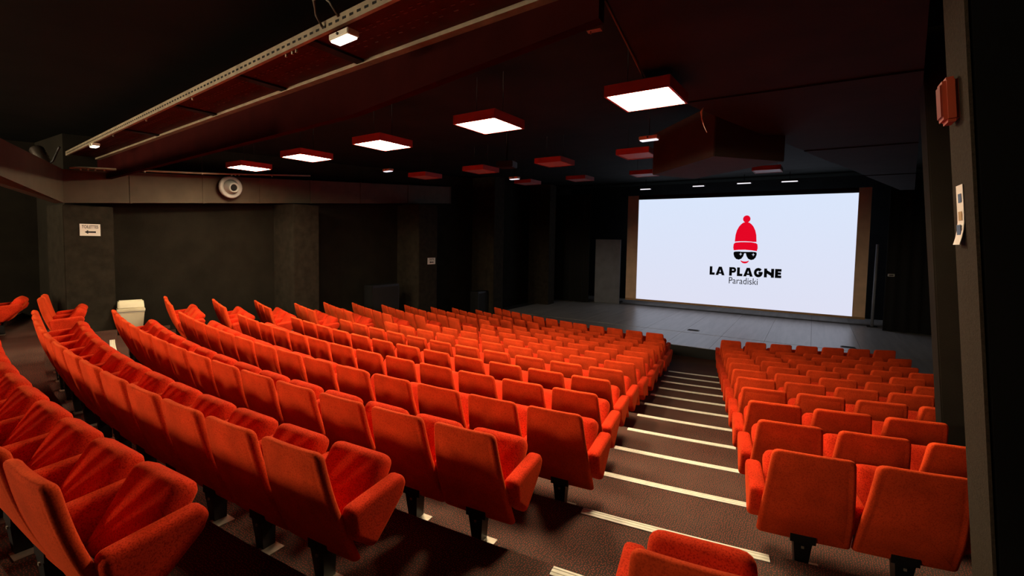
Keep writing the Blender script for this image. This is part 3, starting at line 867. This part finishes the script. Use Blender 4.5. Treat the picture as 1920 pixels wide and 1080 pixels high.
wall_sign('direction_sign', 'tiny white sign with a black mark on the far left wall', 11.80, 12.18, -0.76, 0.22, -10.985, True)

t = thing('waste_bin', 'cream swing lid bin against the left wall', 'bin', (-11.80, 3.83, Zf(0)), radians(75))
bm = bmesh.new()
def frus(z0, z1, a0, b0, a1, b1):
    hexa(bm, [(-a0, -b0, z0), (a0, -b0, z0), (a0, b0, z0), (-a0, b0, z0), (-a1, -b1, z1), (a1, -b1, z1), (a1, b1, z1), (-a1, b1, z1)])
frus(0, 0.48, 0.17, 0.12, 0.215, 0.16); obj('bin_body', bm, M['cream'], t, False, 0.014)
bm = bmesh.new(); frus(0.48, 0.54, 0.225, 0.17, 0.225, 0.17); obj('rim', bm, M['cream'], t, False, 0.01)
bm = bmesh.new()
frus(0.54, 0.70, 0.215, 0.16, 0.205, 0.07); obj('swing_lid', bm, M['cream'], t, False, 0.02)
bm = bmesh.new(); frus(0.465, 0.478, 0.2205, 0.1655, 0.2205, 0.1655); obj('liner_edge', bm, M['grey'], t)

# alarm box and notice on the near right column (its aisle side leans)
def colx(z): return C1X - 0.089 * z - 0.013
t = thing('alarm_box', 'orange box high on the near right column', 'alarm box', (colx(0.66), 2.86, 0.665))
t.rotation_euler = (0, math.atan(-0.089), 0)
bm = bmesh.new(); box(bm, -0.055, 0.0, -0.03, 0.09, -0.10, 0.10); obj('housing', bm, M['orange'], t, False, 0.014)
bm = bmesh.new(); box(bm, -0.062, -0.05, -0.015, 0.075, -0.075, 0.075); obj('cover', bm, M['darkorange'], t, False, 0.005)
t = thing('paper_notice', 'curled white paper notice pinned to the near right column', 'notice', (colx(0.15), 2.86, 0.155))
t.rotation_euler = (0, math.atan(-0.089), 0)
bm = bmesh.new(); pr = None
for i in range(9):
    s = i / 8; z = 0.13 - 0.27 * s; xo = -0.004 - 0.020 * max(0, s - 0.55) ** 2 * 5
    q = [bm.verts.new(p) for p in ((xo, -0.01, z), (xo, 0.10, z), (xo + .002, 0.10, z), (xo + .002, -0.01, z))]
    if pr:
        for k in range(4): bm.faces.new((pr[k], pr[(k + 1) % 4], q[(k + 1) % 4], q[k]))
    else: bm.faces.new(q)
    pr = q
bm.faces.new(pr[::-1]); obj('sheet', bm, M['paper'], t)
for nm, y0, y1, z0, z1, m in (('printed_picture', 0.01, 0.07, -0.03, 0.01, 'tanink'), ('printed_picture', 0.015, 0.08, -0.10, -0.05, 'blueink'), ('printed_text', 0.01, 0.06, 0.05, 0.09, 'blueink')):
    bm = bmesh.new(); xo = -0.0065 - (0.02 * max(0, (0.155 - z0) / .32 - .55) ** 2 * 5); box(bm, xo, xo + .001, y0, y1, z0, z1); obj(nm, bm, M[m], t)

# low dark cabinets against the left wall
for y, l, h, lab in ((10.1, 0.55, 0.95, 'low dark box against the left wall beside the small sign'), (15.0, 0.4, 0.9, 'dark box against the left wall near the stage')):
    t = thing('speaker_box', lab, 'speaker', (Lx(y) + 0.75, y, FLOOR if y > 13 else Zf(7)))
    hh = h if y > 13 else 1.05
    bm = bmesh.new(); box(bm, -0.2, 0.2, -l, l, 0.0, hh + .35); obj('cabinet', bm, M['black'], t, False, 0.02)
    bm = bmesh.new(); box(bm, 0.2, 0.215, -l + .06, l - .06, 0.1, hh + .28); obj('front_grille', bm, M['hole'], t)
